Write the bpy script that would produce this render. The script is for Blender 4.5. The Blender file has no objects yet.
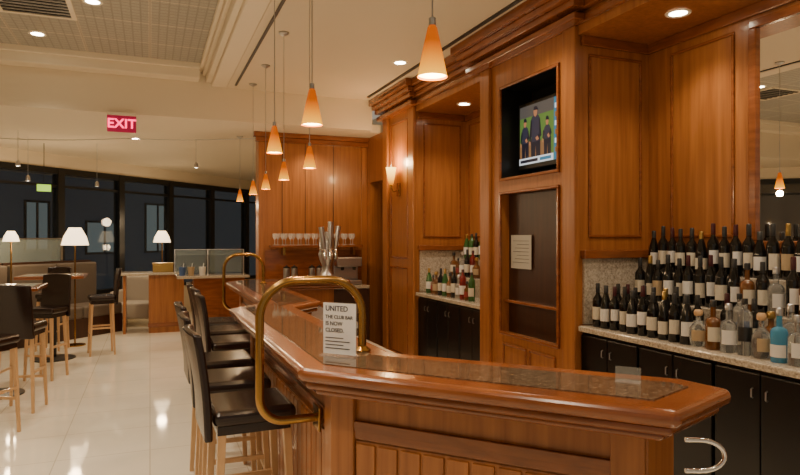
import bpy, bmesh, math, random
from mathutils import Vector, Matrix
random.seed(7)
C = bpy.context.scene.collection
TH = math.atan(250/620); S = math.sin(TH); K = math.cos(TH); F = 620.0; EYE = 1.55
def W(px, py, d):
    l = (px-400)/F*d
    return Vector((d*S+l*K, d*K-l*S, EYE-(py-237.5)/F*d))
# ------------------------------------------------------------------ materials
def newmat(name):
    m = bpy.data.materials.new(name); m.use_nodes = True
    nt = m.node_tree; b = nt.nodes['Principled BSDF']; return m, nt, b
def M(name, col, rough=.5, metal=0, emit=None, es=0, trans=0, alpha=1, coat=0, spec=None):
    m, nt, b = newmat(name)
    b.inputs['Base Color'].default_value = (*col, 1); b.inputs['Roughness'].default_value = rough
    b.inputs['Metallic'].default_value = metal
    if emit: b.inputs['Emission Color'].default_value = (*emit, 1); b.inputs['Emission Strength'].default_value = es
    b.inputs['Transmission Weight'].default_value = trans
    b.inputs['Alpha'].default_value = alpha; b.inputs['Coat Weight'].default_value = coat
    if spec is not None: b.inputs['Specular IOR Level'].default_value = spec
    n = nt.nodes.new('ShaderNodeTexNoise'); n.inputs['Scale'].default_value = 18
    r = nt.nodes.new('ShaderNodeMapRange'); r.inputs['To Min'].default_value = max(0, rough*.85); r.inputs['To Max'].default_value = min(1, rough*1.15)
    nt.links.new(n.outputs['Fac'], r.inputs['Value']); nt.links.new(r.outputs['Result'], b.inputs['Roughness'])
    return m
def wood(name, c1, c2, scale=(9, 9, .7), rough=.28, coat=.3):
    m, nt, b = newmat(name)
    tc = nt.nodes.new('ShaderNodeTexCoord'); mp = nt.nodes.new('ShaderNodeMapping')
    mp.inputs['Scale'].default_value = scale
    n = nt.nodes.new('ShaderNodeTexNoise'); n.inputs['Scale'].default_value = 3; n.inputs['Detail'].default_value = 8; n.inputs['Distortion'].default_value = .3
    cr = nt.nodes.new('ShaderNodeValToRGB')
    cr.color_ramp.elements[0].position = .3; cr.color_ramp.elements[0].color = (*c1, 1)
    cr.color_ramp.elements[1].position = .72; cr.color_ramp.elements[1].color = (*c2, 1)
    nt.links.new(tc.outputs['Object'], mp.inputs['Vector']); nt.links.new(mp.outputs['Vector'], n.inputs['Vector'])
    nt.links.new(n.outputs['Fac'], cr.inputs['Fac']); nt.links.new(cr.outputs['Color'], b.inputs['Base Color'])
    b.inputs['Roughness'].default_value = rough; b.inputs['Coat Weight'].default_value = coat; b.inputs['Coat Roughness'].default_value = .12
    return m
def granite(name, cols, rough=.12, scale=55):
    m, nt, b = newmat(name)
    tc = nt.nodes.new('ShaderNodeTexCoord')
    n = nt.nodes.new('ShaderNodeTexNoise'); n.inputs['Scale'].default_value = scale; n.inputs['Detail'].default_value = 5; n.inputs['Roughness'].default_value = .75
    cr = nt.nodes.new('ShaderNodeValToRGB'); e = cr.color_ramp.elements
    e[0].position = .33; e[0].color = (*cols[0], 1); e[1].position = .68; e[1].color = (*cols[-1], 1)
    for i, c in enumerate(cols[1:-1]):
        x = e.new(.43+.12*i); x.color = (*c, 1)
    nt.links.new(tc.outputs['Object'], n.inputs['Vector']); nt.links.new(n.outputs['Fac'], cr.inputs['Fac']); nt.links.new(cr.outputs['Color'], b.inputs['Base Color'])
    b.inputs['Roughness'].default_value = rough
    return m
def tiles(name, c1, c2, mortar, size, msize, rough, rot=0, noise=.0, fine=0):
    m, nt, b = newmat(name)
    tc = nt.nodes.new('ShaderNodeTexCoord'); mp = nt.nodes.new('ShaderNodeMapping'); mp.inputs['Rotation'].default_value = (0, 0, rot)
    br = nt.nodes.new('ShaderNodeTexBrick'); br.offset = 0; br.inputs['Scale'].default_value = 1
    br.inputs['Brick Width'].default_value = size; br.inputs['Row Height'].default_value = size; br.inputs['Mortar Size'].default_value = msize
    br.inputs['Color1'].default_value = (*c1, 1); br.inputs['Color2'].default_value = (*c2, 1); br.inputs['Mortar'].default_value = (*mortar, 1)
    n = nt.nodes.new('ShaderNodeTexNoise'); n.inputs['Scale'].default_value = 60 if noise > .2 else 3; n.inputs['Detail'].default_value = 6
    mx = nt.nodes.new('ShaderNodeMix'); mx.data_type = 'RGBA'; mx.blend_type = 'MULTIPLY'; mx.inputs[0].default_value = noise if noise else .25
    nt.links.new(tc.outputs['Object'], mp.inputs['Vector']); nt.links.new(mp.outputs['Vector'], br.inputs['Vector']); nt.links.new(mp.outputs['Vector'], n.inputs['Vector'])
    nt.links.new(br.outputs['Color'], mx.inputs[6]); nt.links.new(n.outputs['Fac'], mx.inputs[7])
    out = mx.outputs[2]
    if fine:
        b2 = nt.nodes.new('ShaderNodeTexBrick'); b2.offset = 0; b2.inputs['Scale'].default_value = 1
        b2.inputs['Brick Width'].default_value = fine; b2.inputs['Row Height'].default_value = fine; b2.inputs['Mortar Size'].default_value = fine*.1
        b2.inputs['Color1'].default_value = (1, 1, 1, 1); b2.inputs['Color2'].default_value = (.93, .93, .93, 1); b2.inputs['Mortar'].default_value = (.72, .72, .72, 1)
        m2 = nt.nodes.new('ShaderNodeMix'); m2.data_type = 'RGBA'; m2.blend_type = 'MULTIPLY'; m2.inputs[0].default_value = .8
        nt.links.new(mp.outputs['Vector'], b2.inputs['Vector']); nt.links.new(out, m2.inputs[6]); nt.links.new(b2.outputs['Color'], m2.inputs[7]); out = m2.outputs[2]
    nt.links.new(out, b.inputs['Base Color'])
    b.inputs['Roughness'].default_value = rough
    return m
def shade_mat(name, top, bot, s0, s1, mid=.6):
    m, nt, b = newmat(name)
    tc = nt.nodes.new('ShaderNodeTexCoord'); sp = nt.nodes.new('ShaderNodeSeparateXYZ'); cr = nt.nodes.new('ShaderNodeValToRGB')
    cr.color_ramp.elements[0].color = (*bot, 1); cr.color_ramp.elements[1].color = (*top, 1); cr.color_ramp.elements[1].position = mid
    mr = nt.nodes.new('ShaderNodeMapRange'); mr.inputs['To Min'].default_value = s0; mr.inputs['To Max'].default_value = s1; mr.inputs['From Max'].default_value = mid
    nt.links.new(tc.outputs['Generated'], sp.inputs[0]); nt.links.new(sp.outputs['Z'], cr.inputs['Fac']); nt.links.new(sp.outputs['Z'], mr.inputs['Value'])
    nt.links.new(cr.outputs['Color'], b.inputs['Emission Color']); nt.links.new(mr.outputs['Result'], b.inputs['Emission Strength'])
    b.inputs['Base Color'].default_value = (.25, .05, .0, 1); b.inputs['Specular IOR Level'].default_value = .1; b.inputs['Roughness'].default_value = .6
    return m
WOOD = wood('honey_cherry_wood', (.255, .086, .021), (.415, .158, .043), scale=(10, 10, .5), rough=.36, coat=.15)
WOODH = wood('honey_cherry_wood_horizontal', (.17, .049, .014), (.30, .094, .026), scale=(1.5, 1.5, 9), rough=.19, coat=.5)
WOODD = wood('dark_brown_wood', (.036, .013, .006), (.058, .021, .010), rough=.4, coat=0)  # plain dark brown wood for doors, plinths, seams and recess panel
LEGW = wood('pale_maple_wood', (.55, .33, .16), (.68, .43, .22), rough=.4)
BLACKW = M('black_lacquered_cabinet', (.006, .006, .006), .3)
GRAN = granite('beige_grey_granite', [(.16, .13, .10), (.36, .30, .23), (.52, .45, .35), (.66, .59, .48)], .12, 75)
GRAND = granite('dark_brown_granite', [(.035, .022, .015), (.085, .055, .034), (.14, .095, .06), (.24, .18, .12)], .05, 80)
CREAM = M('cream_ceiling_paint', (.73, .64, .49), .7)
CREAMT = M('cream_moulding_paint', (.80, .71, .55), .55)
TILEC = tiles('acoustic_ceiling_tile', (.56, .54, .47), (.52, .50, .44), (.72, .66, .54), .61, .014, .9, 0, .4, .076)
FLOORM = tiles('polished_cream_floor_tile', (.93, .85, .70), (.90, .82, .66), (.68, .59, .45), .61, .004, .06, 0, .14)
BRASS = M('aged_brass', (.40, .23, .07), .22, 1)
CHROME = M('polished_chrome', (.8, .8, .8), .12, 1)
STEEL = M('brushed_steel', (.5, .5, .5), .3, 1)
LEATHER = M('dark_brown_leather', (.017, .008, .006), .24)
BLACK = M('black_plastic', (.01, .01, .01), .35)
GREY = M('grey_upholstery', (.40, .35, .29), .8)
TAUPE = M('taupe_upholstery', (.11, .085, .065), .6)
WHITE = M('white_paper', (.88, .88, .88), .6)
NAVY = M('navy_ink', (.01, .015, .07), .6)
INK = M('grey_ink', (.04, .04, .045), .6)
ACRYL = M('clear_acrylic', (.95, .97, .97), .05, 0, alpha=.12)
FROST = M('pale_frosted_glass', (.42, .5, .48), .12, alpha=.28)
WGLASS = M('dark_night_window_glass', (.008, .012, .018), .03, spec=1.0, alpha=.35)
WFRAME = M('dark_bronze_window_frame', (.008, .008, .008), .4)
BACKD = M('faint_glow_backdrop', (.02, .03, .04), .6, emit=(.11, .15, .19), es=.2)  # even faint glow on the backdrop added behind the window glass
REFLP = M('glowing_reflection_panel', (.04, .06, .07), .5, emit=(.28, .36, .36), es=.5)  # glow imitates pale room reflections in the window glass
MIRROR = M('mirror_silver', (.92, .91, .88), .01, 1)
AMBER = shade_mat('glowing_amber_glass', (1, .175, .0), (1, .46, .015), 1.8, .5, .7)
AMBERC = M('glowing_amber_mouth', (1, .7, .3), .5, emit=(1, .78, .35), es=6)
SCON = shade_mat('glowing_sconce_glass', (1, .66, .14), (1, .32, .0), .8, 6, 1.0)
LAMPW = M('warm_white_fabric_shade', (.9, .8, .6), .7, emit=(1, .74, .44), es=3.2)
LENS = M('glowing_downlight_lens', (1, .9, .7), .5, emit=(1, .86, .62), es=30)
REDE = M('glowing_red_letters', (.9, .05, .08), .5, emit=(1, .02, .13), es=4)
PINKP = M('dim_pink_sign_panel', (.3, .01, .05), .4, emit=(.8, .0, .09), es=.22)
GREENE = M('glowing_green_panel', (.3, .6, .1), .5, emit=(.45, .8, .08), es=.9)
GB = M('dark_wine_glass_bottle', (.008, .007, .006), .06)
GG = M('green_glass_bottle', (.03, .10, .02), .08)
GR = M('red_liquor_bottle', (.16, .012, .01), .08)
GA = M('amber_spirit_bottle', (.20, .075, .016), .06, trans=.35)
GC = M('clear_glass_bottle', (.78, .8, .78), .04, trans=.9)
GL = M('blue_gin_glass_bottle', (.10, .42, .68), .05, trans=.55)
LC = M('cream_bottle_label', (.66, .60, .48), .6)
LW = M('white_bottle_label', (.76, .74, .70), .6)
LR = M('red_bottle_label', (.26, .025, .02), .6)
LK = M('black_bottle_label', (.02, .02, .02), .4)
LWN = M('burgundy_foil', (.05, .006, .009), .35)
LG = M('gold_foil', (.45, .30, .1), .3, 1)
LT = M('tan_bottle_label', (.45, .33, .19), .6)
LBL = M('blue_bottle_label', (.06, .12, .3), .6)
CLEAR = M('clear_drinking_glass', (.9, .92, .92), .05, alpha=.35)
# ------------------------------------------------------------------ builders
class MB:
    def __init__(s): s.v = []; s.f = []; s.m = []; s.mi = 0
    def _add(s, vs, fs):
        n = len(s.v); s.v += [tuple(v) for v in vs]
        for f in fs: s.f.append([i+n for i in f]); s.m.append(s.mi)
        return s
    def box(s, x0, x1, y0, y1, z0, z1):
        return s._add([(x0,y0,z0),(x1,y0,z0),(x1,y1,z0),(x0,y1,z0),(x0,y0,z1),(x1,y0,z1),(x1,y1,z1),(x0,y1,z1)],
                      [(0,3,2,1),(4,5,6,7),(0,1,5,4),(1,2,6,5),(2,3,7,6),(3,0,4,7)])
    def prism(s, poly, z0, z1):
        a = sum(poly[i][0]*poly[(i+1)%len(poly)][1]-poly[(i+1)%len(poly)][0]*poly[i][1] for i in range(len(poly)))
        if a < 0: poly = poly[::-1]
        n = len(poly)
        return s._add([(x,y,z0) for x,y in poly]+[(x,y,z1) for x,y in poly],
                      [list(range(n))[::-1], list(range(n,2*n))]+[(i,(i+1)%n,(i+1)%n+n,i+n) for i in range(n)])
    def seg(s, p, q, s0, s1, o0, o1, z0, z1):
        d = Vector((q[0]-p[0], q[1]-p[1])); L = d.length; d /= L; n = Vector((-d.y, d.x)); P = Vector((p[0],p[1]))
        if s1 is None: s1 = L
        pts = [P+d*s0+n*o0, P+d*s1+n*o0, P+d*s1+n*o1, P+d*s0+n*o1]
        return s.prism([(a.x,a.y) for a in pts], z0, z1)
    def lathe(s, prof, cx=0, cy=0, n=20, a0=0, a1=None, cz=0, caps=True):
        full = a1 is None; a1 = 2*math.pi if full else a1
        k = n if full else n+1; vs = []; fs = []
        for r, z in prof:
            for i in range(k):
                a = a0+(a1-a0)*i/n; vs.append((cx+r*math.cos(a), cy+r*math.sin(a), cz+z))
        for j in range(len(prof)-1):
            for i in range(n):
                i2 = (i+1)%k
                fs.append((j*k+i, j*k+i2, (j+1)*k+i2, (j+1)*k+i))
        if full and caps:
            if prof[0][0] > 1e-4: fs.append(list(range(k))[::-1])
            if prof[-1][0] > 1e-4: fs.append([(len(prof)-1)*k+i for i in range(k)])
        return s._add(vs, fs)
    def disc(s, r, z, n=24, cx=0, cy=0):
        return s._add([(cx+r*math.cos(2*math.pi*i/n), cy+r*math.sin(2*math.pi*i/n), z) for i in range(n)], [list(range(n))[::-1]])
    def tube(s, path, r, n=12, r2=None):
        P = [Vector(p) for p in path]; vs = []; fs = []; up = None
        for i, p in enumerate(P):
            t = (P[min(i+1,len(P)-1)]-P[max(i-1,0)]).normalized()
            if up is None: up = Vector((0,0,1)) if abs(t.z) < .9 else Vector((1,0,0))
            a = (up-t*up.dot(t)).normalized(); b = t.cross(a); up = a
            rr = r if r2 is None else r+(r2-r)*i/(len(P)-1)
            for k in range(n):
                w = 2*math.pi*k/n+math.pi/n; vs.append(p+a*rr*math.cos(w)+b*rr*math.sin(w))
        for i in range(len(P)-1):
            for k in range(n): fs.append((i*n+k, i*n+(k+1)%n, (i+1)*n+(k+1)%n, (i+1)*n+k))
        fs.append(list(range(n))[::-1]); fs.append([(len(P)-1)*n+k for k in range(n)])
        return s._add(vs, fs)
    def bar(s, p, q, w, w2=None):
        return s.tube([p, q], w*.7071, 4, None if w2 is None else w2*.7071)
    def slab(s, fn, nu, nv):
        vs = []; fs = []
        for side in (0, 1):
            for j in range(nv+1):
                for i in range(nu+1): vs.append(fn(i/nu, j/nv, side))
        k = (nu+1)*(nv+1); g = lambda i, j, sd: sd*k+j*(nu+1)+i
        for j in range(nv):
            for i in range(nu):
                fs.append((g(i,j,0), g(i+1,j,0), g(i+1,j+1,0), g(i,j+1,0)))
                fs.append((g(i,j+1,1), g(i+1,j+1,1), g(i+1,j,1), g(i,j,1)))
        for i in range(nu):
            fs.append((g(i,0,1), g(i+1,0,1), g(i+1,0,0), g(i,0,0))); fs.append((g(i,nv,0), g(i+1,nv,0), g(i+1,nv,1), g(i,nv,1)))
        for j in range(nv):
            fs.append((g(0,j,0), g(0,j+1,0), g(0,j+1,1), g(0,j,1))); fs.append((g(nu,j,1), g(nu,j+1,1), g(nu,j+1,0), g(nu,j,0)))
        return s._add(vs, fs)
    def build(s, name, mat, parent=None, bevel=0, smooth=False, bseg=2, sharp=35):
        me = bpy.data.meshes.new(name); me.from_pydata(s.v, [], s.f); me.update()
        for m in (mat if isinstance(mat, (list, tuple)) else [mat]): me.materials.append(m)
        for p, mi in zip(me.polygons, s.m): p.material_index = mi
        bm = bmesh.new(); bm.from_mesh(me); bmesh.ops.recalc_face_normals(bm, faces=bm.faces); bm.to_mesh(me); bm.free()
        if smooth:
            me.polygons.foreach_set('use_smooth', [True]*len(me.polygons)); me.set_sharp_from_angle(angle=math.radians(sharp))
        o = bpy.data.objects.new(name, me); C.objects.link(o)
        if parent: o.parent = parent
        if bevel:
            b = o.modifiers.new('bevel', 'BEVEL'); b.width = bevel; b.segments = bseg; b.limit_method = 'ANGLE'; b.angle_limit = math.radians(40)
        return o
def tag(o, label, cat, group=None, kind=None):
    o['label'] = label; o['category'] = cat
    if group: o['group'] = group
    if kind: o['kind'] = kind
    return o
def thing(name, label, cat, loc=(0,0,0), rz=0, group=None):
    o = bpy.data.objects.new(name, None); C.objects.link(o); o.empty_display_size = .1
    o.location = loc; o.rotation_euler = (0,0,rz)
    return tag(o, label, cat, group)
def sthing(name):
    o = bpy.data.objects.new(name, None); C.objects.link(o); o['kind'] = 'structure'; return o
def struct(o): o['kind'] = 'structure'; return o
def copy_tree(o, parent=None):
    c = o.copy(); C.objects.link(c); c.parent = parent
    for ch in [x for x in list(bpy.data.objects) if x.parent == o]: copy_tree(ch, c)
    return c
def text_mesh(name, body, size, mat, parent, loc, rot, ext=.0008, align='CENTER', bold=0):
    cu = bpy.data.curves.new(name+'_c', 'FONT'); cu.body = body; cu.size = size; cu.align_x = align; cu.align_y = 'CENTER'; cu.extrude = ext; cu.offset = bold
    t = bpy.data.objects.new(name+'_t', cu); C.objects.link(t)
    dg = bpy.context.evaluated_depsgraph_get(); dg.update()
    me = bpy.data.meshes.new_from_object(t.evaluated_get(dg)); me.name = name
    bpy.data.objects.remove(t); bpy.data.curves.remove(cu)
    me.materials.clear(); me.materials.append(mat)
    o = bpy.data.objects.new(name, me); C.objects.link(o); o.parent = parent; o.location = loc; o.rotation_euler = rot
    return o
def inset(poly, dist):
    n = len(poly); a = sum(poly[i][0]*poly[(i+1)%n][1]-poly[(i+1)%n][0]*poly[i][1] for i in range(n)); sg = 1 if a > 0 else -1
    L = []
    for i in range(n):
        p = Vector(poly[i]); q = Vector(poly[(i+1)%n]); d = (q-p).normalized(); nn = Vector((-d.y, d.x))*sg
        L.append((p+nn*dist, d))
    out = []
    for i in range(n):
        p, d = L[i-1]; q, e = L[i]; den = d.x*e.y-d.y*e.x
        if abs(den) < 1e-6: out.append((q.x, q.y)); continue
        t = ((q.x-p.x)*e.y-(q.y-p.y)*e.x)/den; r = p+d*t; out.append((r.x, r.y))
    return out
def ordn(i): return ['first','second','third','fourth','fifth','sixth','seventh','eighth','ninth','tenth','eleventh','twelfth','thirteenth','fourteenth','fifteenth','sixteenth','seventeenth','eighteenth'][i]
def light(kind, loc, power, col=(1, .72, .42), r=.05, rot=None, ang=None, blend=.6):
    l = bpy.data.lights.new('light', kind); l.energy = power; l.color = col
    if kind != 'SUN': l.shadow_soft_size = r
    if kind == 'SPOT': l.spot_size = math.radians(ang or 110); l.spot_blend = blend
    o = bpy.data.objects.new('light_source', l); C.objects.link(o); o.location = loc
    if rot: o.rotation_euler = rot
    return o
# ------------------------------------------------------------------ room shell
struct(MB().box(-5, 4.6, -2.5, 17, -.1, 0).build('floor', FLOORM))
struct(MB().box(.83, 3.6, -2.5, 7.5, 3.3, 3.42).build('ceiling', CREAM))
struct(MB().box(-5, .52, -2.5, 7.3, 3.5, 3.6).build('ceiling.001', TILEC))
struct(MB().box(-5, 3.6, 7.62, 17, 2.92, 3.02).build('ceiling.002', CREAM))
struct(MB().box(-5, 2.64, 7.5, 7.62, 2.92, 3.62).build('trim_1', CREAM))
t = MB()
t.box(.66, .83, -2.5, 7.5, 3.3, 3.62); t.box(.60, .66, -2.5, 7.5, 3.34, 3.62); t.box(.56, .60, -2.5, 7.5, 3.42, 3.62); t.box(.52, .56, -2.5, 7.5, 3.46, 3.62)
struct(t.build('trim_2', CREAMT, bevel=.008))
t = MB(); t.box(-5, .52, 7.3, 7.5, 3.34, 3.62); t.box(-5, .52, 7.26, 7.3, 3.44, 3.62)
struct(t.build('trim_3', CREAMT, bevel=.008))
struct(MB().box(2.50, 2.535, -2.5, 7.3, 3.288, 3.3).build('trim_4', BLACK))
struct(MB().box(.90, .925, -2.5, 7.3, 3.290, 3.3).build('trim_5', BLACK))
struct(MB().box(-5.1, -5, -2.5, 10, 0, 3.6).build('wall_left', CREAM))
wp = (-5.0, 8.05); wq = (4.0, 17.05); RT2 = math.sqrt(2)
w = MB(); w.seg(wp, wq, 0, None, .0, .15, 2.70, 2.93); w.seg(wp, wq, 0, None, 0, .15, 0, .55)
struct(w.build('wall_back', CREAM))
s = .12; n = 1
while s < 11.5:
    e = sthing('window_%d' % n)
    f = MB(); f.seg(wp, wq, s, s+.06, -.03, .12, .55, 2.7); f.seg(wp, wq, s+1.19, s+1.25, -.03, .12, .55, 2.7)
    f.seg(wp, wq, s+.06, s+1.19, -.02, .12, 2.60, 2.7); f.seg(wp, wq, s+.06, s+1.19, -.02, .12, .55, .62); f.seg(wp, wq, s+.06, s+1.19, 0, .06, 2.38, 2.42)
    f.build('window_frame', WFRAME, e)
    MB().seg(wp, wq, s+.06, s+1.19, .03, .05, .62, 2.60).build('pane', WGLASS, e)
    s += 1.25; n += 1
g = thing('reflection_backdrop', 'dark building added outside the night windows, glowing panels imitating reflections', 'backdrop', (0, 0, 0))  # added backdrop; its pale framed panels stand in for reflections on the panes
c = MB(); c.seg(wp, wq, -6, 19, 3.2, 3.5, -.1, 6); c.build('backdrop_wall', BACKD, g)
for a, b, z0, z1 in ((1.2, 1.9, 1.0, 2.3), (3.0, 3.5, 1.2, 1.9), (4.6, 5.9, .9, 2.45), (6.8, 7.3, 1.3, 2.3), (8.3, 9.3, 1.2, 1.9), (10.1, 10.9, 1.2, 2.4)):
    o = MB().seg(wp, wq, a, b, 3.17, 3.19, z0, z1).build('reflection_panel', REFLP, g)  # each glowing rectangle imitates one reflection
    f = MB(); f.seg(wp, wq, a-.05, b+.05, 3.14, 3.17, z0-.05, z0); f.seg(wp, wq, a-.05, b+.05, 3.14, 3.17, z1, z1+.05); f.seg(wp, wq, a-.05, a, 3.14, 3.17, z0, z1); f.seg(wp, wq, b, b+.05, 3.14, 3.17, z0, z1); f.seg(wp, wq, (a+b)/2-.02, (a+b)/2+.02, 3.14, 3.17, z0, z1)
    f.build('reflection_frame', WFRAME, o)
struct(MB().box(3.6, 3.7, -1.0, 16.7, 0, 3.6).build('wall_right', CREAM))
# ------------------------------------------------------------------ panelled wood walls (right)
p = MB()
XF, XB, ZS = 2.80, 3.45, 2.98
p.box(XF, XB, 3.60, 3.80, 0, 3.3); p.box(XF, XB, 4.62, 4.91, 0, 3.3)
p.box(XF, XB, 3.8, 4.62, 0, .74); p.box(XF, XB, 3.8, 4.62, 1.93, 2.04); p.box(XF, XB, 3.8, 4.62, 2.83, 3.3)
p.box(XF, XB, -.5, 3.6, ZS, 3.3); p.box(XF, XB, 4.91, 6.48, ZS, 3.3)
p.box(XB, 3.6, -.5, 8.2, 0, 3.3)
p.box(XF, XB, 6.48, 7.44, 0, 3.3); p.box(XF, XB, 8.06, 8.2, 0, 2.92); p.box(XF, XB, 7.44, 8.06, 2.3, 2.92)
WR = struct(p.build('wall_right.001', WOOD))
c = MB()
for dx, z0, z1 in ((.035, 3.04, 3.09), (.06, 3.12, 3.17), (.1, 3.17, 3.22), (.14, 3.22, 3.3)):
    c.box(XF-dx, XF, -.5, 7.5, z0, z1)
    c.box(XF-dx-.09, XF-dx, 3.5-dx, 5.0+dx, z0, z1)
    c.box(XF-dx-.07, XF-dx, 6.40-dx, 7.5, z0, z1)
c.build('crown_moulding', WOODH, WR, bevel=.008)
c = MB()
for y0, y1 in ((3.58, 3.72), (4.77, 4.93), (6.46, 6.62), (7.3, 7.46)):
    c.box(XF-.035, XF-.002, y0, y1, 0, 3.04)
c.build('pilaster', WOOD, WR, bevel=.006)
def frx(mb, x, y0, y1, z0, z1, w=.03, t=.018):
    mb.box(x-t, x, y0, y1, z0, z0+w); mb.box(x-t, x, y0, y1, z1-w, z1); mb.box(x-t, x, y0, y0+w, z0+w, z1-w); mb.box(x-t, x, y1-w, y1, z0+w, z1-w)
def fry(mb, y, x0, x1, z0, z1, w=.03, t=.018):
    mb.box(x0, x1, y-t, y, z0, z0+w); mb.box(x0, x1, y-t, y, z1-w, z1); mb.box(x0, x0+w, y-t, y, z0+w, z1-w); mb.box(x1-w, x1, y-t, y, z0+w, z1-w)
c = MB()
frx(c, XF, 3.79, 4.63, 2.03, 2.84, .025, .02); frx(c, XF, 3.79, 4.63, .73, 1.94, .025, .02)
frx(c, XF, 3.84, 4.19, .12, .66, .02, .01); frx(c, XF, 4.23, 4.58, .12, .66, .02, .01)
fry(c, 3.6, 2.90, 3.38, 1.55, 2.86, .02, .012); fry(c, 6.48, 2.90, 3.38, 1.55, 2.86, .02, .012)
frx(c, XB, 2.86, 3.38, 1.55, 2.86, .02, .012); frx(c, XB, 4.98, 6.40, 1.55, 2.86, .02, .012)
frx(c, XF-.001, 6.68, 7.24, 1.3, 2.95, .02, .012); frx(c, XF-.001, 6.68, 7.24, .15, 1.2, .02, .012)
c.build('panel_moulding', WOODH, WR, bevel=.005)
c = MB()
for y0, y1 in ((.2, 3.6), (4.91, 6.48)):
    c.box(XB-.05, XB, y0, y1, 1.40, 1.46); c.box(XB-.03, XB, y0, y1, 2.91, 2.98)
    c.box(2.83, XB-.05, y1-.05, y1, 1.40, 1.46); c.box(2.83, XB-.03, y1-.03, y1, 2.91, 2.98)
c.build('cap_rail', WOODH, WR, bevel=.006)
c = MB()
for y0, y1 in ((.2, 3.6), (4.91, 6.48)):
    c.box(XB-.02, XB, y0, y1, .935, 1.40); c.box(2.85, XB-.02, y1-.02, y1, .935, 1.40)
c.build('granite_backsplash', GRAN, WR)
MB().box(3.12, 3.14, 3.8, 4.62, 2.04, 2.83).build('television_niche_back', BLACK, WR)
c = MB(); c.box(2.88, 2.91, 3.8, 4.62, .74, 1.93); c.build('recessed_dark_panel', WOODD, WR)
MB().box(2.82, 2.88, 3.802, 4.618, 1.0, 1.022).build('recess_ledge', WOODH, WR, bevel=.004)
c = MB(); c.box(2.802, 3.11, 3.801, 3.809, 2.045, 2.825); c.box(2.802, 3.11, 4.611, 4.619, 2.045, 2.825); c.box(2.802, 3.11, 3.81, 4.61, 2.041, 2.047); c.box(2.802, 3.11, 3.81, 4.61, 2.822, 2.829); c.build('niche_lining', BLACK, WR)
g = thing('paper_notice', 'white paper notice stuck inside the dark recess below the television', 'notice', (2.866, 4.41, 1.29))
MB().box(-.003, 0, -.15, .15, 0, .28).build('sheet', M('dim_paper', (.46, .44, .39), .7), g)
c = MB(); [c.box(-.0045, -.0032, -.12, .12-.03*(i%3), .05+.03*i, .053+.03*i) for i in range(7)]; c.build('printed_lines', INK, g)
g = thing('wall_mirror', 'large wood framed mirror behind the spirit bottles', 'mirror', (XB, 1.6, 1.48))
c = MB(); frx(c, 0, -1.14, 1.14, 0, 1.40, .05, .035); c.build('frame', WOODH, g, bevel=.006)
MB().box(-.012, -.003, -1.09, 1.09, .05, 1.35).build('mirror_glass', MIRROR, g)
d = sthing('door_1')
MB().box(2.98, 3.02, 7.45, 8.05, 0.01, 2.29).build('door_leaf', WOODD, d)
MB().tube([(2.93, 7.55, 1.0), (2.93, 7.55, 1.2)], .012).build('handle', BRASS, d)
p = MB(); p.box(1.31, 3.6, 8.2, 8.4, 0, 2.92)
WB = struct(p.build('wall_back.001', WOOD))
c = MB()
for x0, x1 in ((1.31, 1.38), (2.72, 2.80)): c.box(x0, x1, 8.17, 8.2, 0, 2.80)
c.build('pilaster', WOOD, WB, bevel=.005)
c = MB()
for x in (1.62, 1.93, 2.32): c.box(x, x+.008, 8.196, 8.2005, 1.46, 2.80)
c.build('panel_seam', WOODD, WB)
c = MB(); c.box(1.27, 2.80, 8.12, 8.2, 2.80, 2.86); c.box(1.24, 2.80, 8.08, 8.2, 2.86, 2.92); c.build('crown_moulding', WOODH, WB, bevel=.006)
MB().box(1.40, 2.8, 8.185, 8.2, .93, 1.38).build('lower_back_panel', WOODH, WB)
g = thing('glass_rack_shelf', 'narrow wooden shelf of stemware on the far panelled wall', 'shelf', (2.1, 8.08, 1.42))
MB().box(-.66, .58, -.1, .08, 0, .03).build('shelf_board', WOODH, g, bevel=.004)
for x in (-.5, .45): MB().box(x, x+.03, -.06, .08, -.1, 0).build('bracket', BRASS, g)
wg = MB().lathe([(.028, 0), (.028, .003), (.004, .008), (.004, .07), (.018, .085), (.032, .11), (.030, .15)], n=12).build('wine_glass', CLEAR, smooth=True)
tag(wg, 'clear stemmed glass standing in the row on the far wood shelf', 'wine glass', 'stemmed glasses on the far shelf')
for i in range(22):
    o = wg if i == 0 else wg.copy()
    if i: C.objects.link(o)
    o.location = (1.49+i*.051, 8.01+.065*(i%2), 1.451)
g = thing('back_counter', 'low counter with granite top below the far stemware shelf', 'counter', (2.1, 7.9, 0))
MB().box(-.7, .55, -.27, .26, .89, .93).build('granite_top', GRAN, g, bevel=.005)
MB().box(-.7, .55, -.24, .26, 0, .888).build('base_cabinet', WOODD, g)
g = thing('coffee_machine', 'stainless steel coffee machine on the far back counter', 'coffee machine', (2.42, 7.92, .931))
MB().box(-.17, .17, -.17, .17, .0, .06).build('drip_base', STEEL, g, bevel=.01)
MB().box(-.17, .17, .0, .17, .06, .34).build('body', STEEL, g, bevel=.012)
MB().box(-.17, .17, -.17, .0, .24, .36).build('brew_head', STEEL, g, bevel=.012)
for x in (-.08, .08): MB().lathe([(.02, 0), (.025, .04)], x, -.1, 12, cz=.19).build('spout', BLACK, g)
for i, x in enumerate((1.62, 1.72, 1.95, 2.05)):
    o = thing('steel_canister', 'small steel canister, %s from the left on the far back counter' % ordn(i), 'canister', (x, 7.9, .931), group='canisters on the far back counter')
    MB().lathe([(.04, 0), (.042, .01), (.042, .22), (.038, .225)], n=16).build('body', STEEL, o, smooth=True)
    MB().lathe([(.04, .226), (.04, .24), (.01, .25), (.01, .265)], n=16).build('lid', BLACK, o, smooth=True)
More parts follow.
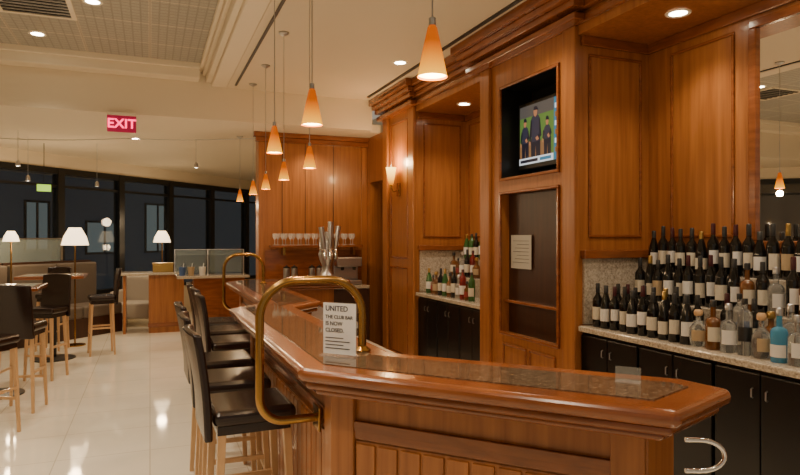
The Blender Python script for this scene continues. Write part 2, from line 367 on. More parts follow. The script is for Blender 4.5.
# ------------------------------------------------------------------ back bar cabinets and worktops
def cabinet(y0, y1, label):
    g = thing('base_cabinet', label, 'cabinet', (2.85, (y0+y1)/2, 0), group='black back bar cabinets'); h = (y1-y0)/2-.003
    MB().box(0, .58, -h, h, .08, .888).build('body', BLACKW, g)
    MB().box(.05, .58, -h, h, 0, .078).build('toe_kick', BLACK, g)
    for a, b, hy in ((-h+.008, -.003, -.04), (.003, h-.008, .04)):
        dr = MB(); dr.box(-.022, -.001, a, b, .10, .865); dr = dr.build('door', BLACKW, g, bevel=.006)
        MB().tube([(-.024, hy, .74), (-.036, hy, .745), (-.036, hy, .785), (-.024, hy, .79)], .004).build('handle', STEEL, dr)
for i in range(4): cabinet(3.6-.56*(i+1), 3.6-.56*i, 'black base cabinet under the right back bar, %s from the television pier' % ordn(i))
for i in range(3): cabinet(4.93+.515*i, 4.93+.515*(i+1), 'black base cabinet under the far back bar, %s beyond the television pier' % ordn(i))
for nm, y0, y1 in (('right', .8, 3.575), ('far', 4.935, 6.453)):
    g = MB().box(2.79, 3.425, y0, y1, .891, .93).build('worktop', GRAN, bevel=.008)
    tag(g, 'speckled granite worktop of the %s back bar, under the %s bottles' % (nm, 'spirit' if nm == 'right' else 'green and red'), 'worktop')
    g = MB(); g.box(3.13, 3.28, y0, y1-.06, .931, 1.12); g.box(3.28, 3.425, y0, y1-.06, .931, 1.31)
    g = g.build('bottle_riser', GRAN, bevel=.004); tag(g, 'two stepped granite riser holding bottles on the %s back bar' % nm, 'riser')
# ------------------------------------------------------------------ bottles
RAD = {}
def bottle_kind(kind, glass, lab, cap, r=.037, h=.30, shp='wine', la=.17, lb=.46):
    g = thing(kind, 'x', 'bottle')
    if shp == 'wine': pr = [(r*.9,0),(r,.006),(r,h*.58),(r*.92,h*.64),(r*.42,h*.74),(r*.37,h*.78)]; ct=[(r*.38,h*.781),(r*.4,h*.79),(r*.38,h*.985),(r*.3,h)]
    elif shp == 'slope': pr = [(r*.9,0),(r,.006),(r,h*.48),(r*.85,h*.6),(r*.5,h*.76),(r*.38,h*.82)]; ct=[(r*.39,h*.821),(r*.4,h*.985),(r*.3,h)]
    elif shp == 'tall': pr = [(r*.95,0),(r,.005),(r,h*.7),(r*.9,h*.75),(r*.4,h*.81),(r*.36,h*.9)]; ct=[(r*.42,h*.901),(r*.42,h*.99),(r*.36,h)]
    elif shp == 'flask': pr = [(r*.75,0),(r*.9,.01),(r*1.05,h*.3),(r,h*.5),(r*.6,h*.62),(r*.3,h*.68),(r*.3,h*.84)]; ct=[(r*.42,h*.841),(r*.5,h*.88),(r*.5,h*.96),(r*.36,h)]
    else: pr = [(r*.95,0),(r,.006),(r,h*.56),(r*.8,h*.62),(r*.35,h*.66),(r*.33,h*.86)]; ct=[(r*.42,h*.861),(r*.42,h*.98),(r*.3,h)]
    MB().lathe(pr, n=18).build('glass_body', glass, g, smooth=True, sharp=50)
    rl = {'flask': 1.06}.get(shp, 1.0)*r+.0012
    MB().lathe([(rl, h*la), (rl, h*lb)], n=12, a0=math.radians(165), a1=math.radians(288)).build('paper_label', lab, g, smooth=True)
    MB().lathe(ct, n=14).build('cap', cap, g, smooth=True, sharp=50)
    g['r'] = rl
    return g
K_ = {}
def proto(key, *a):
    o = bottle_kind(*a); RAD[key] = o['r']; del o['r']; K_[key] = [o, False]
proto('wc', 'wine_bottle', GB, LC, LK); proto('ww', 'wine_bottle', GB, LW, LWN, .036, .31, 'wine', .22, .48); proto('wr', 'wine_bottle', GB, LR, LK)
proto('wt', 'wine_bottle', GB, LT, LK, .037, .30, 'wine', .14, .50); proto('wk', 'wine_bottle', GB, LC, LG, .039, .29, 'slope', .12, .38)
proto('wg', 'wine_bottle', GB, LT, LG); proto('ws', 'wine_bottle', GB, LW, LK, .039, .295, 'slope'); proto('gs', 'wine_bottle', GG, LW, LG, .038, .30, 'slope')
proto('gt', 'spirit_bottle', GG, LC, LK, .035, .29, 'tall'); proto('cs', 'spirit_bottle', GC, LW, STEEL, .043, .26, 'square'); proto('ct', 'spirit_bottle', GC, LBL, BLACK, .036, .31, 'tall', .2, .5)
proto('bl', 'spirit_bottle', GL, LW, STEEL, .042, .27, 'square', .1, .33); proto('am', 'spirit_bottle', GA, LC, BLACK, .042, .27, 'square'); proto('af', 'spirit_bottle', GA, LT, LG, .046, .23, 'flask')
proto('rd', 'spirit_bottle', GR, LW, LWN, .035, .28, 'tall'); proto('cf', 'spirit_bottle', GC, LT, LEGW, .048, .22, 'flask'); proto('sm', 'spirit_bottle', GA, LR, LK, .03, .2, 'square')
proto('cb', 'spirit_bottle', GC, LK, BLACK, .038, .29, 'tall', .25, .5); proto('ar', 'spirit_bottle', GA, LR, LG, .038, .30, 'tall', .2, .45)
KD = {'wc': 'dark wine bottle with cream label', 'ww': 'dark wine bottle with burgundy foil', 'wr': 'dark wine bottle with red label', 'wg': 'dark wine bottle with gold foil',
 'wt': 'dark wine bottle with tan label', 'wk': 'gold topped dark bottle with low label', 'cb': 'tall clear bottle with black label', 'ar': 'tall amber bottle with red label',
 'ws': 'slope shouldered dark bottle with white label', 'gs': 'green wine bottle with white label', 'gt': 'tall green bottle with cream label', 'cs': 'clear spirit bottle with white label', 'ct': 'tall clear bottle with blue label',
 'bl': 'bright blue bottle with steel cap', 'am': 'amber spirit bottle with cream label', 'af': 'round amber flask with tan label', 'rd': 'tall red bottle with white label', 'cf': 'squat clear bottle with tan label', 'sm': 'small amber bottle with red label'}
def row(keys, x, y0, step, z, where, group):
    y = y0; prev = None
    for i, k in enumerate(keys):
        pr = K_[k]
        o = pr[0] if not pr[1] else copy_tree(pr[0]); pr[1] = True
        w = random.uniform(.94, 1.0)
        if prev: y -= max(step, RAD[prev]+RAD[k]+.007)
        prev = k
        o.location = (x+random.uniform(-.010, .010), y+random.uniform(-.001, .001), z+.0005); o.rotation_euler = (0, 0, random.uniform(-.5, .5))
        o.scale = (w, w, random.uniform(.92, 1.08))
        o['label'] = '%s, %s from left in %s' % (KD[k], ordn(i), where); o['group'] = group
row('wc ws ww wc ws ww wc wk wc ws'.split(), 2.90, 3.49, .083, .93, 'right front wine row', 'wine bottles at the front of the right back bar')
row('cf am cs cb cf bl cs'.split(), 2.91, 2.645, .09, .93, 'right front spirits row', 'spirit bottles at the front of the right back bar')
row('wc ww wt wc ws wk wc ws wc'.split(), 3.03, 3.44, .083, .93, 'right second wine row', 'wine bottles in the second row on the right worktop')
row('cs ww ct wc af cs am'.split(), 3.035, 2.66, .09, .93, 'right second spirits row', 'bottles in the second spirits row on the right worktop')
row('wc wk wt ws wc ww wc ww wc ws am wc cs ww am'.split(), 3.205, 3.42, .083, 1.12, 'right middle riser row', 'bottles on the middle step of the right riser')
row('ws wc ww wc wc wk ww wc ww wc ws wc wg ws wc'.split(), 3.35, 3.44, .081, 1.31, 'right top riser row', 'bottles on the top step of the right riser')
row('gs sm af wc gs am wc cs rd sm gt'.split(), 2.91, 6.33, .10, .93, 'far front row', 'bottles in the front row of the far back bar')
row('am sm cs wc rd af'.split(), 3.205, 6.30, .105, 1.12, 'far middle riser row', 'bottles on the middle step of the far riser')
row('gs gt wc gs'.split(), 3.35, 6.28, .115, 1.31, 'far top riser row', 'bottles on the top step of the far riser')
for k, (o, used) in K_.items():
    if not used:
        for ch in list(o.children): bpy.data.objects.remove(ch)
        bpy.data.objects.remove(o)
# ------------------------------------------------------------------ television
g = thing('television', 'wall mounted flat television playing sport in the high dark niche', 'television', (2.93, 4.225, 2.12))
MB().box(0, .06, -.325, .325, 0, .56).build('housing', BLACK, g, bevel=.008)
MB().box(.06, .19, -.06, .06, .18, .36).build('wall_mount', BLACK, g)
def EM(n, c, s=1.0): return M(n, (c[0]*.2, c[1]*.2, c[2]*.2), .3, emit=c, es=s)
TVM = [EM('screen_field', (.10, .19, .04)), EM('screen_dark_kit', (.012, .012, .022)), EM('screen_skin', (.42, .17, .08)), EM('screen_white', (.7, .75, .8), 1.0), EM('screen_blue', (.03, .18, .30)), EM('screen_dirt', (.24, .12, .05)), EM('screen_kit_light', (.03, .03, .05)), EM('screen_stands', (.09, .08, .07))]
sc = MB()
def PG(pts, m, l): sc.mi = m; x = -.001-.0005*l; sc._add([(x, .30-u*.6, .04+v*.49) for u, v in pts], [list(range(len(pts)))])
def R(u0, u1, v0, v1, m, l): PG([(u0, v0), (u1, v0), (u1, v1), (u0, v1)], m, l)
R(0, 1, 0, 1, 0, 0); R(0, 1, .80, 1, 7, 1); PG([(0, .08), (.78, .08), (.6, .34), (.3, .40), (0, .34)], 5, 1)
R(.80, 1, .0, 1, 4, 2)
for k in range(6): R(.82, .90, .12+.14*k, .20+.14*k, 3 if k%2 else 5, 3); R(.92, .98, .13+.14*k, .17+.14*k, 3, 3)
for u, hh, w_ in ((.14, .80, 1.3), (.39, .96, 1.7), (.66, .74, 1.2)):
    q = lambda a, v: (u+a*w_, v)
    PG([q(-.06, .0), q(-.012, .0), q(0, .30), q(.014, .0), q(.065, .0), q(.066, .38), q(.05, .46), q(-.05, .46), q(-.066, .38)], 1, 5)
    PG([q(-.052, .36), q(.052, .36), q(.062, hh-.24), q(.045, hh-.18), q(.018, hh-.15), q(-.018, hh-.15), q(-.05, hh-.18), q(-.066, hh-.24)], 6, 6)
    PG([q(-.066, hh-.22), q(-.048, hh-.26), q(-.055, .46), q(-.07, .36), q(-.09, .39), q(-.082, .50)], 1, 7)
    PG([q(.062, hh-.22), q(.046, hh-.26), q(.052, .48), q(.02, .44), q(.04, .38), q(.082, .44)], 1, 8)
    PG([q(.03, .45), q(.05, .39), q(.02, .37), q(.0, .42)], 2, 9); PG([q(-.09, .39), q(-.07, .36), q(-.07, .31), q(-.09, .32)], 2, 9)
    PG([(u+.026*w_*math.cos(a*.7854), hh-.10+.052*w_*math.sin(a*.7854)) for a in range(8)], 2, 9)
    PG([q(-.024, hh-.07), q(.040, hh-.08), q(.022, hh-.02), q(.0, hh-.008), q(-.02, hh-.02)], 1, 10)
R(0, .8, 0, .11, 3, 12); R(.03, .45, .03, .08, 1, 13); R(.5, .75, .03, .08, 4, 13)
sc.build('screen', TVM, g)
# ------------------------------------------------------------------ main bar
TOP = [(1.354,1.30),(.51,2.26),(.50,4.38),(.77,4.62),(.77,7.0),(1.0,7.3),(2.15,7.3),(2.15,6.85),(1.30,6.80),(1.22,6.65),(1.22,4.62),(.95,4.36),(.95,2.44),(1.70,1.62),(1.73,1.44)]
bar = thing('bar_counter', 'long angled cherry wood bar counter with granite inlay top in front', 'bar counter', (0,0,0))
t = MB(); t.prism(TOP, 1.015, 1.066); t.build('counter_rim', WOODH, bar, bevel=.023, bseg=4)
t = MB(); t.prism(inset(TOP, .03), .985, 1.014); t.build('rim_moulding', WOODH, bar, bevel=.012, bseg=3)
t = MB(); t.prism(inset(TOP, .07), .957, .984); t.build('lower_moulding', WOODH, bar, bevel=.012, bseg=3)
t = MB(); t.prism(inset(TOP, .105), 1.060, 1.0695); t.build('granite_inlay', GRAND, bar)
BASE = inset(TOP, .16)
t = MB(); t.prism(BASE, 0, .956); t.build('base', WOOD, bar)
bs = MB(); bk = MB()
for a in (0, 1, 2, 3, 4, 5, 13, 14):
    b_ = (a+1) % len(BASE); P, Q = BASE[a], BASE[b_]; L = math.dist(P, Q)
    bs.seg(P, Q, 0, None, 0, .018, .82, .855); bs.seg(P, Q, 0, None, 0, .014, .79, .82); bk.seg(P, Q, 0, None, 0, .022, 0.002, .12)
    n = max(1, int((L-.18)/.085)); st = (L-.18)/n
    if L > .35:
        bp = MB(); bp.seg(P, Q, .092, L-.092, 0.0005, .004, .125, .78)
        for i in range(n): bp.seg(P, Q, .092+i*st+.005, .088+(i+1)*st-.005, 0.003, .013, .13, .77)
        bp.build('beaded_panel', WOOD, bar, bevel=.004)
bs.build('rail_moulding', WOODH, bar, bevel=.004); bk.build('kickboard', WOODH, bar, bevel=.004)
for i in (0, 1, 2, 3, 4, 14):
    ps = MB()
    for (P, Q, a0, a1) in ((BASE[i-1], BASE[i], -.09, 0), (BASE[i], BASE[(i+1)%len(BASE)], 0, .09)):
        L = math.dist(P, Q)
        if L < .1: continue
        if a0 < 0: ps.seg(P, Q, L+a0, L+.012, .001, .024, .0, .955)
        else: ps.seg(P, Q, -.012, a1, .001, .024, .0, .955)
    ps.build('corner_post', WOOD, bar, bevel=.005)
t = MB(); t.box(1.0, 1.38, 2.7, 4.2, .82, .85); t.build('inner_work_shelf', STEEL, bar)
t = MB(); t.box(1.28, 1.60, 4.75, 6.6, .82, .85); t.build('inner_work_shelf', STEEL, bar)
def arc(cx, cz, r, a0, a1, n, y): return [(cx+r*math.cos(math.radians(a0+(a1-a0)*i/n)), y, cz+r*math.sin(math.radians(a0+(a1-a0)*i/n))) for i in range(n+1)]
def loop(xo, xi, y, xb, r=.02):
    zt = 1.375; R_ = .15
    path = [(xb, y, .81)] + arc(xo+.10, .91, .10, 270, 180, 8, y) + arc(xo+R_, zt-R_, R_, 180, 90, 12, y) + arc(xi-R_, zt-R_, R_, 90, 0, 12, y) + [(xi, y, 1.072)]
    o = MB().tube(path, r, 16).build('brass_rail', BRASS, bar, smooth=True, sharp=60)
    MB().lathe([(.038, 0), (.038, .006), (.028, .014), (.020, .02)], xi, y, 20, cz=1.07).build('rail_flange', BRASS, o, smooth=True)
    MB().box(xb-.012, xb, y-.05, y+.05, .76, .86).build('rail_bracket', BRASS, o, bevel=.004)
    return o
o = loop(.405, .835, 2.50, .645, .0175); o['label'] = 'near brass guard loop arching over the counter edge'
o = loop(.70, 1.10, 6.55, .915, .0165); o['label'] = 'far brass guard loop arching over the counter edge'
p0 = W(700, 440, 2.12); p1 = W(700, 471, 2.12); cen = (p0+p1)/2; out = (W(725, 456, 2.12)-cen)
path = [cen+out*math.cos(a)+(p0-cen)*math.sin(a) for a in [math.pi*(.5-i/14) for i in range(15)]]
MB().tube([p0-out.normalized()*.05]+path+[p1-out.normalized()*.05], .008, 12).build('chrome_grab_loop', CHROME, bar, smooth=True)
# ------------------------------------------------------------------ sign on the bar
g = thing('closed_sign', 'white printed sign in clear acrylic stand beside the near brass loop', 'sign', (.712, 2.425, 1.070), math.atan2(-.75, .66))
MB().box(-.08, .08, -.03, .03, 0, .004).build('stand_foot', ACRYL, g)
MB().box(-.08, .08, .003, .006, .004, .215).build('acrylic_back', ACRYL, g)
MB().box(-.077, .077, .0, .002, .006, .213).build('paper', WHITE, g)
rx = (math.radians(90), 0, 0); yy = -.001
for txt, sz, z, m_ in (('UNITED', .030, .190, NAVY), ('THE CLUB BAR', .0195, .156, INK), ('IS NOW', .0225, .129, INK), ('CLOSED.', .0225, .102, INK)):
    text_mesh('lettering', txt, sz, m_, g, (-.066, yy, z), rx, .0006, 'LEFT', .0002)
c = MB(); [c.box(-.066, .05-.03*(i%2), -.0015, -.0005, .028+.014*i, .031+.014*i) for i in range(4)]; c.build('fine_print', INK, g)
q = W(628, 384, 2.06)
g = thing('card_holder', 'small clear acrylic card holder on the right end of the bar', 'card holder', (q.x, q.y, 1.070), math.atan2(-.75, .66))
MB().box(-.04, .04, -.02, .02, 0, .003).build('foot', ACRYL, g); MB().box(-.04, .04, -.001, .001, .003, .05).build('card', M('dim_clear_card', (.5, .5, .45), .1, alpha=.25), g)
# beer tap tower
g = thing('beer_tap_tower', 'bulky silver beer tap tower at the far end of the bar', 'beer tap', (1.92, 7.05, 1.070))
MB().lathe([(.10, 0), (.10, .02), (.08, .05), (.06, .10), (.058, .16), (.085, .22), (.10, .28), (.085, .34), (.095, .40), (.09, .46), (.06, .50), (.04, .54), (0, .55)], n=24).build('tower_column', STEEL, g, smooth=True)
MB().lathe([(.090, 0), (.104, .01), (.090, .02)], n=24, cz=.33).build('collar', CHROME, g, smooth=True)
for x, lean, hh in ((-.065, -.035, .60), (0, .01, .66), (.065, .04, .61)):
    f = MB().tube([(x, -.07, .32), (x, -.14, .33), (x, -.17, .30), (x, -.175, .23)], .018, 10).build('faucet', CHROME, g, smooth=True)
    MB().tube([(x, -.13, .34), (x+lean*.4, -.13, .44), (x+lean, -.12, hh)], .016, 12, .032).build('tap_handle', STEEL, f, smooth=True)
# ------------------------------------------------------------------ stools
def make_stool(label, legm, group):
    g = thing('bar_stool', label, 'bar stool', group=group)
    MB().box(-.185, .185, -.195, .195, .715, .785).build('seat', LEATHER, g, bevel=.028, bseg=4)
    MB().box(-.165, .16, -.17, .17, .675, .714).build('seat_frame', LEATHER, g)
    def bk(u, v, sd):
        y = (u-.5)*.40; z = .66+.48*v
        x = -.187-.045*v*v-.03*(1-(2*u-1)**2)*v - (.036 if sd else 0)
        return (x, y*(1-.06*v), z-.012*(2*u-1)**2*v)
    MB().slab(bk, 12, 8).build('backrest', LEATHER, g, bevel=.010, smooth=True, sharp=50)
    for sx in (-1, 1):
        for sy in (-1, 1): MB().bar((.175*sx, .18*sy, 0.0), (.145*sx, .155*sy, .675), .026, .036).build('leg', legm, g, bevel=.003)
    for a, b in (((.165,-.175,.27),(.165,.175,.27)), ((-.16,-.17,.36),(.16,-.17,.36)), ((-.16,.17,.36),(.16,.17,.36))):
        MB().bar(a, b, .022).build('footrest', legm, g)
    return g
st = make_stool('', LEGW, 'leather stools along the bar')
near = [(.435, 3.0, .03), (.435, 3.58, -.03), (.435, 4.16, .02), (.60, 4.86, 0), (.60, 5.44, .04), (.60, 6.02, -.04)]
for i, (x, y, a) in enumerate(near):
    o = st if i == 0 else copy_tree(st); o.location = (x, y, 0); o.rotation_euler = (0, 0, a)
    o['label'] = 'dark leather bar stool with pale legs at the bar, %s from the near brass loop' % ordn(i)
LD = [(-1.07, 6.45, 1.35, 'dark high chair backed to the camera at the near tall table'), (-1.06, 7.80, 4.3, 'dark high chair at the far side of the near tall table'), (-.60, 9.15, 3.3, 'dark high chair on the right of the far tall table'), (-1.17, 5.66, 1.1, 'dark high chair at the left frame edge, nearest the camera'), (-1.25, 9.75, 4.4, 'dark high chair behind the far tall table')]
for i, (x, y, a, lb) in enumerate(LD):
    o = copy_tree(st); o.location = (x, y, 0); o.rotation_euler = (0, 0, a); o.scale = (.84, .84, 1); o['label'] = lb; o['group'] = 'high chairs in the lounge'; o.name = 'high_chair'; o['category'] = 'high chair'
def high_table(x, y, lb, hx=.42, hy=.33):
    g = thing('high_table', lb, 'table', (x, y, 0), group='tall lounge tables')
    MB().box(-hx, hx, -hy, hy, 1.03, 1.07).build('tabletop', WOODH, g, bevel=.01)
    MB().box(-hx+.05, hx-.05, -hy+.05, hy-.05, 1.0705, 1.0745).build('stone_inlay', GRAN, g)
    MB().lathe([(.04, .03), (.04, 1.03)], n=16).build('pedestal', BLACK, g, smooth=True)
    MB().lathe([(.26, 0), (.26, .012), (.05, .03)], n=24).build('base_plate', BLACK, g, smooth=True)
high_table(-1.42, 7.15, 'near tall table with stone inlaid top at the left frame edge'); high_table(-1.15, 9.02, 'far tall table with stone inlaid top before the window bench', .38, .33)
# ------------------------------------------------------------------ lounge
def along(s, off): d = 1/RT2; return (wp[0]+s*d+off*d, wp[1]+s*d-off*d)
for i in range(3):
    x, y = along(1.65+i*1.55, .56)
    g = thing('banquette', 'taupe high backed window bench, %s from the left' % ordn(i), 'bench', (x, y, 0), math.radians(45), 'window benches')
    MB().box(-.76, .76, -.40, .35, 0.002, .3).build('plinth', WOODD, g)
    for k in (-1, 1): MB().box(min(0, k*.75)+.005, max(0, k*.75)-.005, -.42, .15, .30, .48).build('seat_cushion', TAUPE, g, bevel=.03, bseg=3)
    for k in (-1, 1): MB().box(min(0, k*.75)+.005, max(0, k*.75)-.005, .155, .32, .30, 1.14).build('back_cushion', TAUPE, g, bevel=.03, bseg=3)
    MB().box(-.76, .76, .325, .40, .3, 1.17).build('back_panel', WOODD, g)
for i in range(2):
    x, y = along(2.0+i*2.06, .10)
    g = thing('glass_partition', 'frosted glass partition behind the window benches, %s' % ('left one' if i == 0 else 'right one'), 'partition', (x, y, 0), math.radians(45), 'glass partitions behind the benches')
    MB().box(-.97, .97, -.006, .006, .75, 1.52).build('glass_panel', FROST, g)
    for k in (-1, 1): MB().box(k*.99-.018, k*.99+.018, -.018, .018, 0, 1.54).build('post', STEEL, g)
    MB().box(-.972, .972, -.012, .012, 1.521, 1.54).build('top_rail', STEEL, g)
def armchair(x, y, a, lb):
    g = thing('armchair', lb, 'armchair', (x, y, 0), a)
    MB().box(-.28, .28, -.32, .25, .14, .42).build('seat', GREY, g, bevel=.04, bseg=3)
    MB().box(-.36, .36, .25, .40, .12, .86).build('backrest', GREY, g, bevel=.05, bseg=3)
    for k in (-1, 1): MB().box(k*.33-.045, k*.33+.045, -.34, .249, .12, .62).build('armrest', GREY, g, bevel=.035, bseg=3)
    for sx in (-.3, .3):
        for sy in (-.27, .33): MB().bar((sx, sy, 0), (sx, sy, .13), .035).build('leg', WOODD, g)
armchair(-.20, 11.95, math.radians(-15), 'pale grey armchair between window bench and service counter')
def floor_lamp(px, d, lb, f=1.0):
    q = W(px, 240, d)
    g = thing('floor_lamp', lb, 'lamp', (q.x, q.y, 0), group='glowing lounge lamps')
    MB().lathe([(.14, 0), (.14, .015), (.02, .03)], n=20).build('base', BRASS, g, smooth=True)
    MB().lathe([(.012, .03), (.012, 1.56)], n=10).build('pole', BRASS, g, smooth=True)
    MB().lathe([(.18*f, 1.57-.13*f), (.15*f, 1.57-.01*f), (.08*f, 1.57+.12*f)], n=24).build('lamp_shade', LAMPW, g, smooth=True)
    light('POINT', (q.x, q.y, 1.85), 15, r=.08); light('POINT', (q.x, q.y, 1.36), 7, r=.06)
floor_lamp(75, 8.9, 'glowing cone shade lamp behind the far tall table')
floor_lamp(162, 11.5, 'glowing lamp behind the service counter with the gold box', .85)
floor_lamp(11, 8.9, 'glowing lamp at the left frame edge by the window', .6)
g = thing('service_counter', 'wooden service counter with overhanging stone top left of the glass screen', 'counter', (.10, 11.05, 0))
MB().box(-.55, .45, -.28, .28, .94, .98).build('countertop', GRAN, g, bevel=.01); MB().box(-.12, .42, -.22, .22, 0, .94).build('base', WOOD, g); MB().box(-.5, -.46, -.2, .2, 0, .94).build('end_leg', WOOD, g)
MB().box(-.13, .43, -.235, -.22, .1, .16).build('kick_rail', WOODH, g)
g = thing('service_counter', 'wooden service counter carrying the frosted glass screen', 'counter', (.86, 9.75, 0))
MB().box(-.50, .53, -.28, .28, .95, .99).build('countertop', GRAN, g, bevel=.01); MB().box(-.26, .46, -.22, .22, 0, .95).build('base', WOODH, g)
c = MB(); fry(c, -.221, -.22, .08, .15, .85); fry(c, -.221, .12, .42, .15, .85); c.build('panel_moulding', WOODH, g)
g = thing('glass_screen', 'frosted glass guard standing on the far service counter', 'glass screen', (.82, 9.9, .991))
for a, b in ((-.46, -.02), (.02, .52)): MB().box(a, b, -.006, .006, .02, .37).build('glass_panel', FROST, g)
for a in (-.475, 0, .535): MB().box(a-.008, a+.008, -.008, .008, 0, .38).build('post', STEEL, g)
MB().box(-.466, .526, -.006, .006, .371, .38).build('top_rail', STEEL, g)
MB().box(-.46, .52, -.20, -.012, .30, .308).build('glass_shelf', FROST, g)
g = thing('gold_box', 'gold coloured display box on the left service counter', 'box', (.20, 11.0, .981)); MB().box(-.16, .16, -.1, .1, 0, .12).build('box_body', LG, g, bevel=.006); MB().box(-.165, .165, -.105, .105, .121, .15).build('lid', LG, g, bevel=.006)
for i, (x, m_, nm) in enumerate(((.44, LBL, 'blue'), (.56, LT, 'tan'), (.72, LW, 'white'))):
    o = thing('condiment_cup', '%s cup on the service counter before the glass screen' % nm, 'cup', (x, 9.62, .991)); MB().lathe([(.04, 0), (.05, .12), (.052, .125), (.045, .12), (.036, .01)], n=16).build('cup_body', m_, o, smooth=True); MB().tube([(0, 0, .02), (.02, .01, .18)], .006, 8).build('straw', LW, o)
# ------------------------------------------------------------------ lights fittings
pend = [(.80,1.72),(.655,2.65),(.67,3.61),(1.05,4.32),(1.06,5.28),(1.09,6.35),(1.09,7.18),(1.13,8.6)]
def make_pendant(L):
    g = thing('pendant_lamp', '', 'pendant lamp', group='amber glass pendants above the bar')
    MB().lathe([(.046, -.08), (.038, -.04), (.026, .02), (.015, .07), (.010, .078)], n=24, caps=False).build('glass_shade', AMBER, g, smooth=True)
    MB().disc(.043, -.074).build('glowing_mouth', AMBERC, g)
    MB().lathe([(.011, .078), (.011, .10), (.003, .105)], n=12).build('socket_cap', STEEL, g, smooth=True)
    MB().lathe([(.0025, .10), (.0025, L-.02)], n=8).build('cord', STEEL, g)
    MB().lathe([(.012, L-.03), (.045, L-.012), (.045, L-.001)], n=20).build('canopy', STEEL, g, smooth=True)
    return g
pl = make_pendant(3.3-2.12)
for i, (x, y) in enumerate(pend):
    o = pl if i == 0 else (make_pendant(2.92-2.12) if i == 7 else copy_tree(pl))
    o.location = (x, y, 2.12); o['label'] = 'amber glass cone pendant over the bar, %s from the camera' % ordn(i); o['group'] = 'amber glass pendants above the bar'
    light('POINT', (x, y, 1.99), 8, (1, .70, .40), .03)
dl = [(2.32,5.75,3.3,30,'in the bar ceiling near the pilaster'),(2.32,3.9,3.3,30,''),(2.2,1.9,3.3,28,''),(1.3,.6,3.3,35,''),
      (3.12,3.0,ZS,14,'above the right wine bottles'),(3.16,2.42,ZS,12,'above the spirit bottles by the mirror'),(3.12,1.6,ZS,12,''),(3.12,5.9,ZS,12,'above the far green bottles'),(3.12,5.2,ZS,12,''),
      (-1.0,6.8,3.5,40,'in the tiled ceiling over the near tall table'),(-.44,5.7,3.5,40,'in the tiled ceiling nearer the bar'),(-1.6,4.3,3.5,50,''),(-.4,3.4,3.5,50,''),(-1.6,2.2,3.5,50,''),(-.4,1.0,3.5,50,''),(-3,5.5,3.5,50,''),(-3.2,3,3.5,50,''),
      (-.2,8.9,2.92,30,''),(1.0,10.4,2.92,26,''),(-.3,11.2,2.92,26,''),(-2,9.2,2.92,26,''),(2.0,7.9,2.92,14,'')]
d0 = None
for i, (x, y, z, pw, lb) in enumerate(dl):
    light('SPOT', (x, y, z-.03), pw*2.3, (1, .81, .59), .06, ang=114, blend=.75)
    if not lb: continue  # blank label: added bare spot, no fixture built
    if d0 is None:
        d0 = thing('ceiling_downlight', '', 'downlight'); MB().lathe([(.055, -.004), (.075, -.008), (.08, -.001)], n=24, caps=False).build('trim_ring', CREAMT, d0, smooth=True); MB().disc(.056, -.003).build('lens', LENS, d0)
        o = d0
    else: o = copy_tree(d0)
    o.location = (x, y, z); o['label'] = 'round recessed downlight '+lb; o['group'] = 'recessed downlights'
g = thing('wall_sconce', 'glowing cone sconce on the wooden pilaster beyond the far bottles', 'sconce', (2.80, 6.96, 2.15))
MB().box(-.022, -.002, -.04, .04, -.1, .06).build('back_plate', BRASS, g, bevel=.004); MB().tube([(-.02, 0, -.03), (-.08, 0, -.05), (-.11, 0, 0), (-.11, 0, .03)], .009, 10).build('arm', BRASS, g, smooth=True)
MB().lathe([(.024, .03), (.035, .08), (.062, .24)], -.11, 0, 20).build('glass_shade', SCON, g, smooth=True); light('POINT', (2.66, 6.96, 2.46), 20, (1, .64, .30), .05)
g = thing('exit_sign', 'red lit exit sign hanging from the beam over the lounge', 'exit sign', (W(123, 125, 7.12).x, 7.45, 2.92), 0)
g.scale = (.86, 1, .86)
MB().box(-.17, .17, -.012, .012, -.25, -.04).build('sign_panel', PINKP, g, bevel=.004); MB().box(-.17, .17, -.02, .02, -.04, -.001).build('housing', CREAMT, g)
text_mesh('lettering', 'EXIT', .165, REDE, g, (0, -.0145, -.147), rx, .001, 'CENTER', .003)
g = thing('green_reflection_panel', 'small glowing yellow green panel imitating a sign reflection in the left windows', 'sign', (W(44, 186, 9).x, W(44, 186, 9).y, 2.22), math.radians(20))  # added glowing panel standing in for an exit sign's reflection
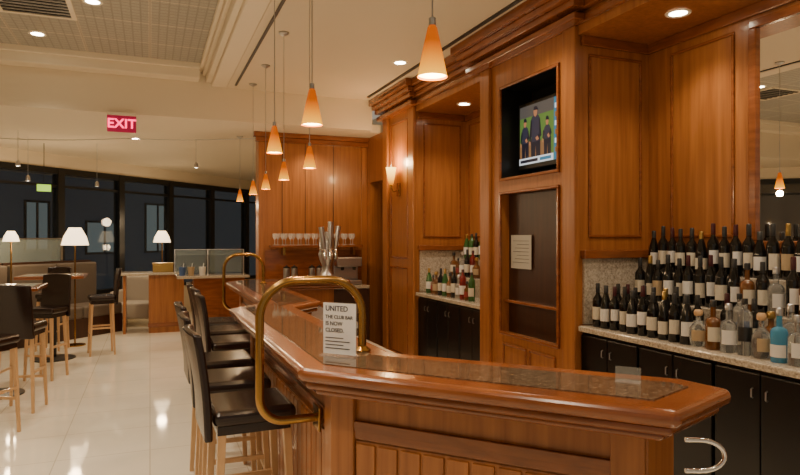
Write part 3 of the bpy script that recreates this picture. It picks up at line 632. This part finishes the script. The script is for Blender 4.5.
MB().box(-.09, .09, -.01, .01, 0, .1).build('sign_panel', GREENE, g); MB().tube([(0, 0, .1), (0, 0, .70)], .005, 8).build('hanging_rod', BLACK, g)
for px, py, d_, lb in ((18, 163, 7.9, 'nearest the left frame edge'), (28, 178, 8.4, 'left of the green reflection panel'), (97, 184, 9.0, 'above the cone shade lamp'), (196, 165, 8.6, 'beside the far pendant')):
    q = W(px, py, d_)
    g = thing('hanging_spot_lamp', 'small hanging spot lamp in the lounge, '+lb, 'spot lamp', q, group='hanging lounge spot lamps')
    MB().lathe([(.03, -.04), (.025, .02), (.008, .04)], n=14, caps=False).build('lamp_head', STEEL, g, smooth=True); MB().disc(.028, -.036).build('lens', LENS, g)
    MB().lathe([(.003, .04), (.003, 2.92-q.z-.001)], n=6).build('rod', STEEL, g)
t = MB().tube([tuple(Vector((W(px, 238, 8.2).x, W(px, 238, 8.2).y, 2.86-.02*abs(math.sin(px/40))))) for px in range(-20, 258, 12)], .005, 6).build('ceiling_cable', STEEL)
tag(t, 'thin curved lighting cable strung under the low lounge ceiling', 'cable')
q = W(33, 3, 620*1.95/234.5)
g = thing('ceiling_vent', 'square slatted air vent in the tiled lounge ceiling', 'vent', (q.x, q.y, 3.5))
c = MB(); c.box(-.3, .3, -.3, -.26, -.012, 0); c.box(-.3, .3, .26, .3, -.012, 0); c.box(-.3, -.26, -.26, .26, -.012, 0); c.box(.26, .3, -.26, .26, -.012, 0); c.build('frame', CREAMT, g)
c = MB(); [c.box(-.26, .26, -.23+.075*i, -.20+.075*i, -.010, -.002) for i in range(7)]; c.build('slats', WFRAME, g)
# ------------------------------------------------------------------ world, camera
wd = bpy.data.worlds.new('World'); bpy.context.scene.world = wd; wd.use_nodes = True
wd.node_tree.nodes['Background'].inputs[0].default_value = (1, .83, .64, 1); wd.node_tree.nodes['Background'].inputs[1].default_value = .35
cam = bpy.data.cameras.new('Camera'); co = bpy.data.objects.new('Camera', cam); C.objects.link(co)
cam.sensor_width = 36; cam.lens = F/800*36; co.location = (0, 0, EYE); co.rotation_euler = (math.radians(90), 0, -TH)
bpy.context.scene.camera = co
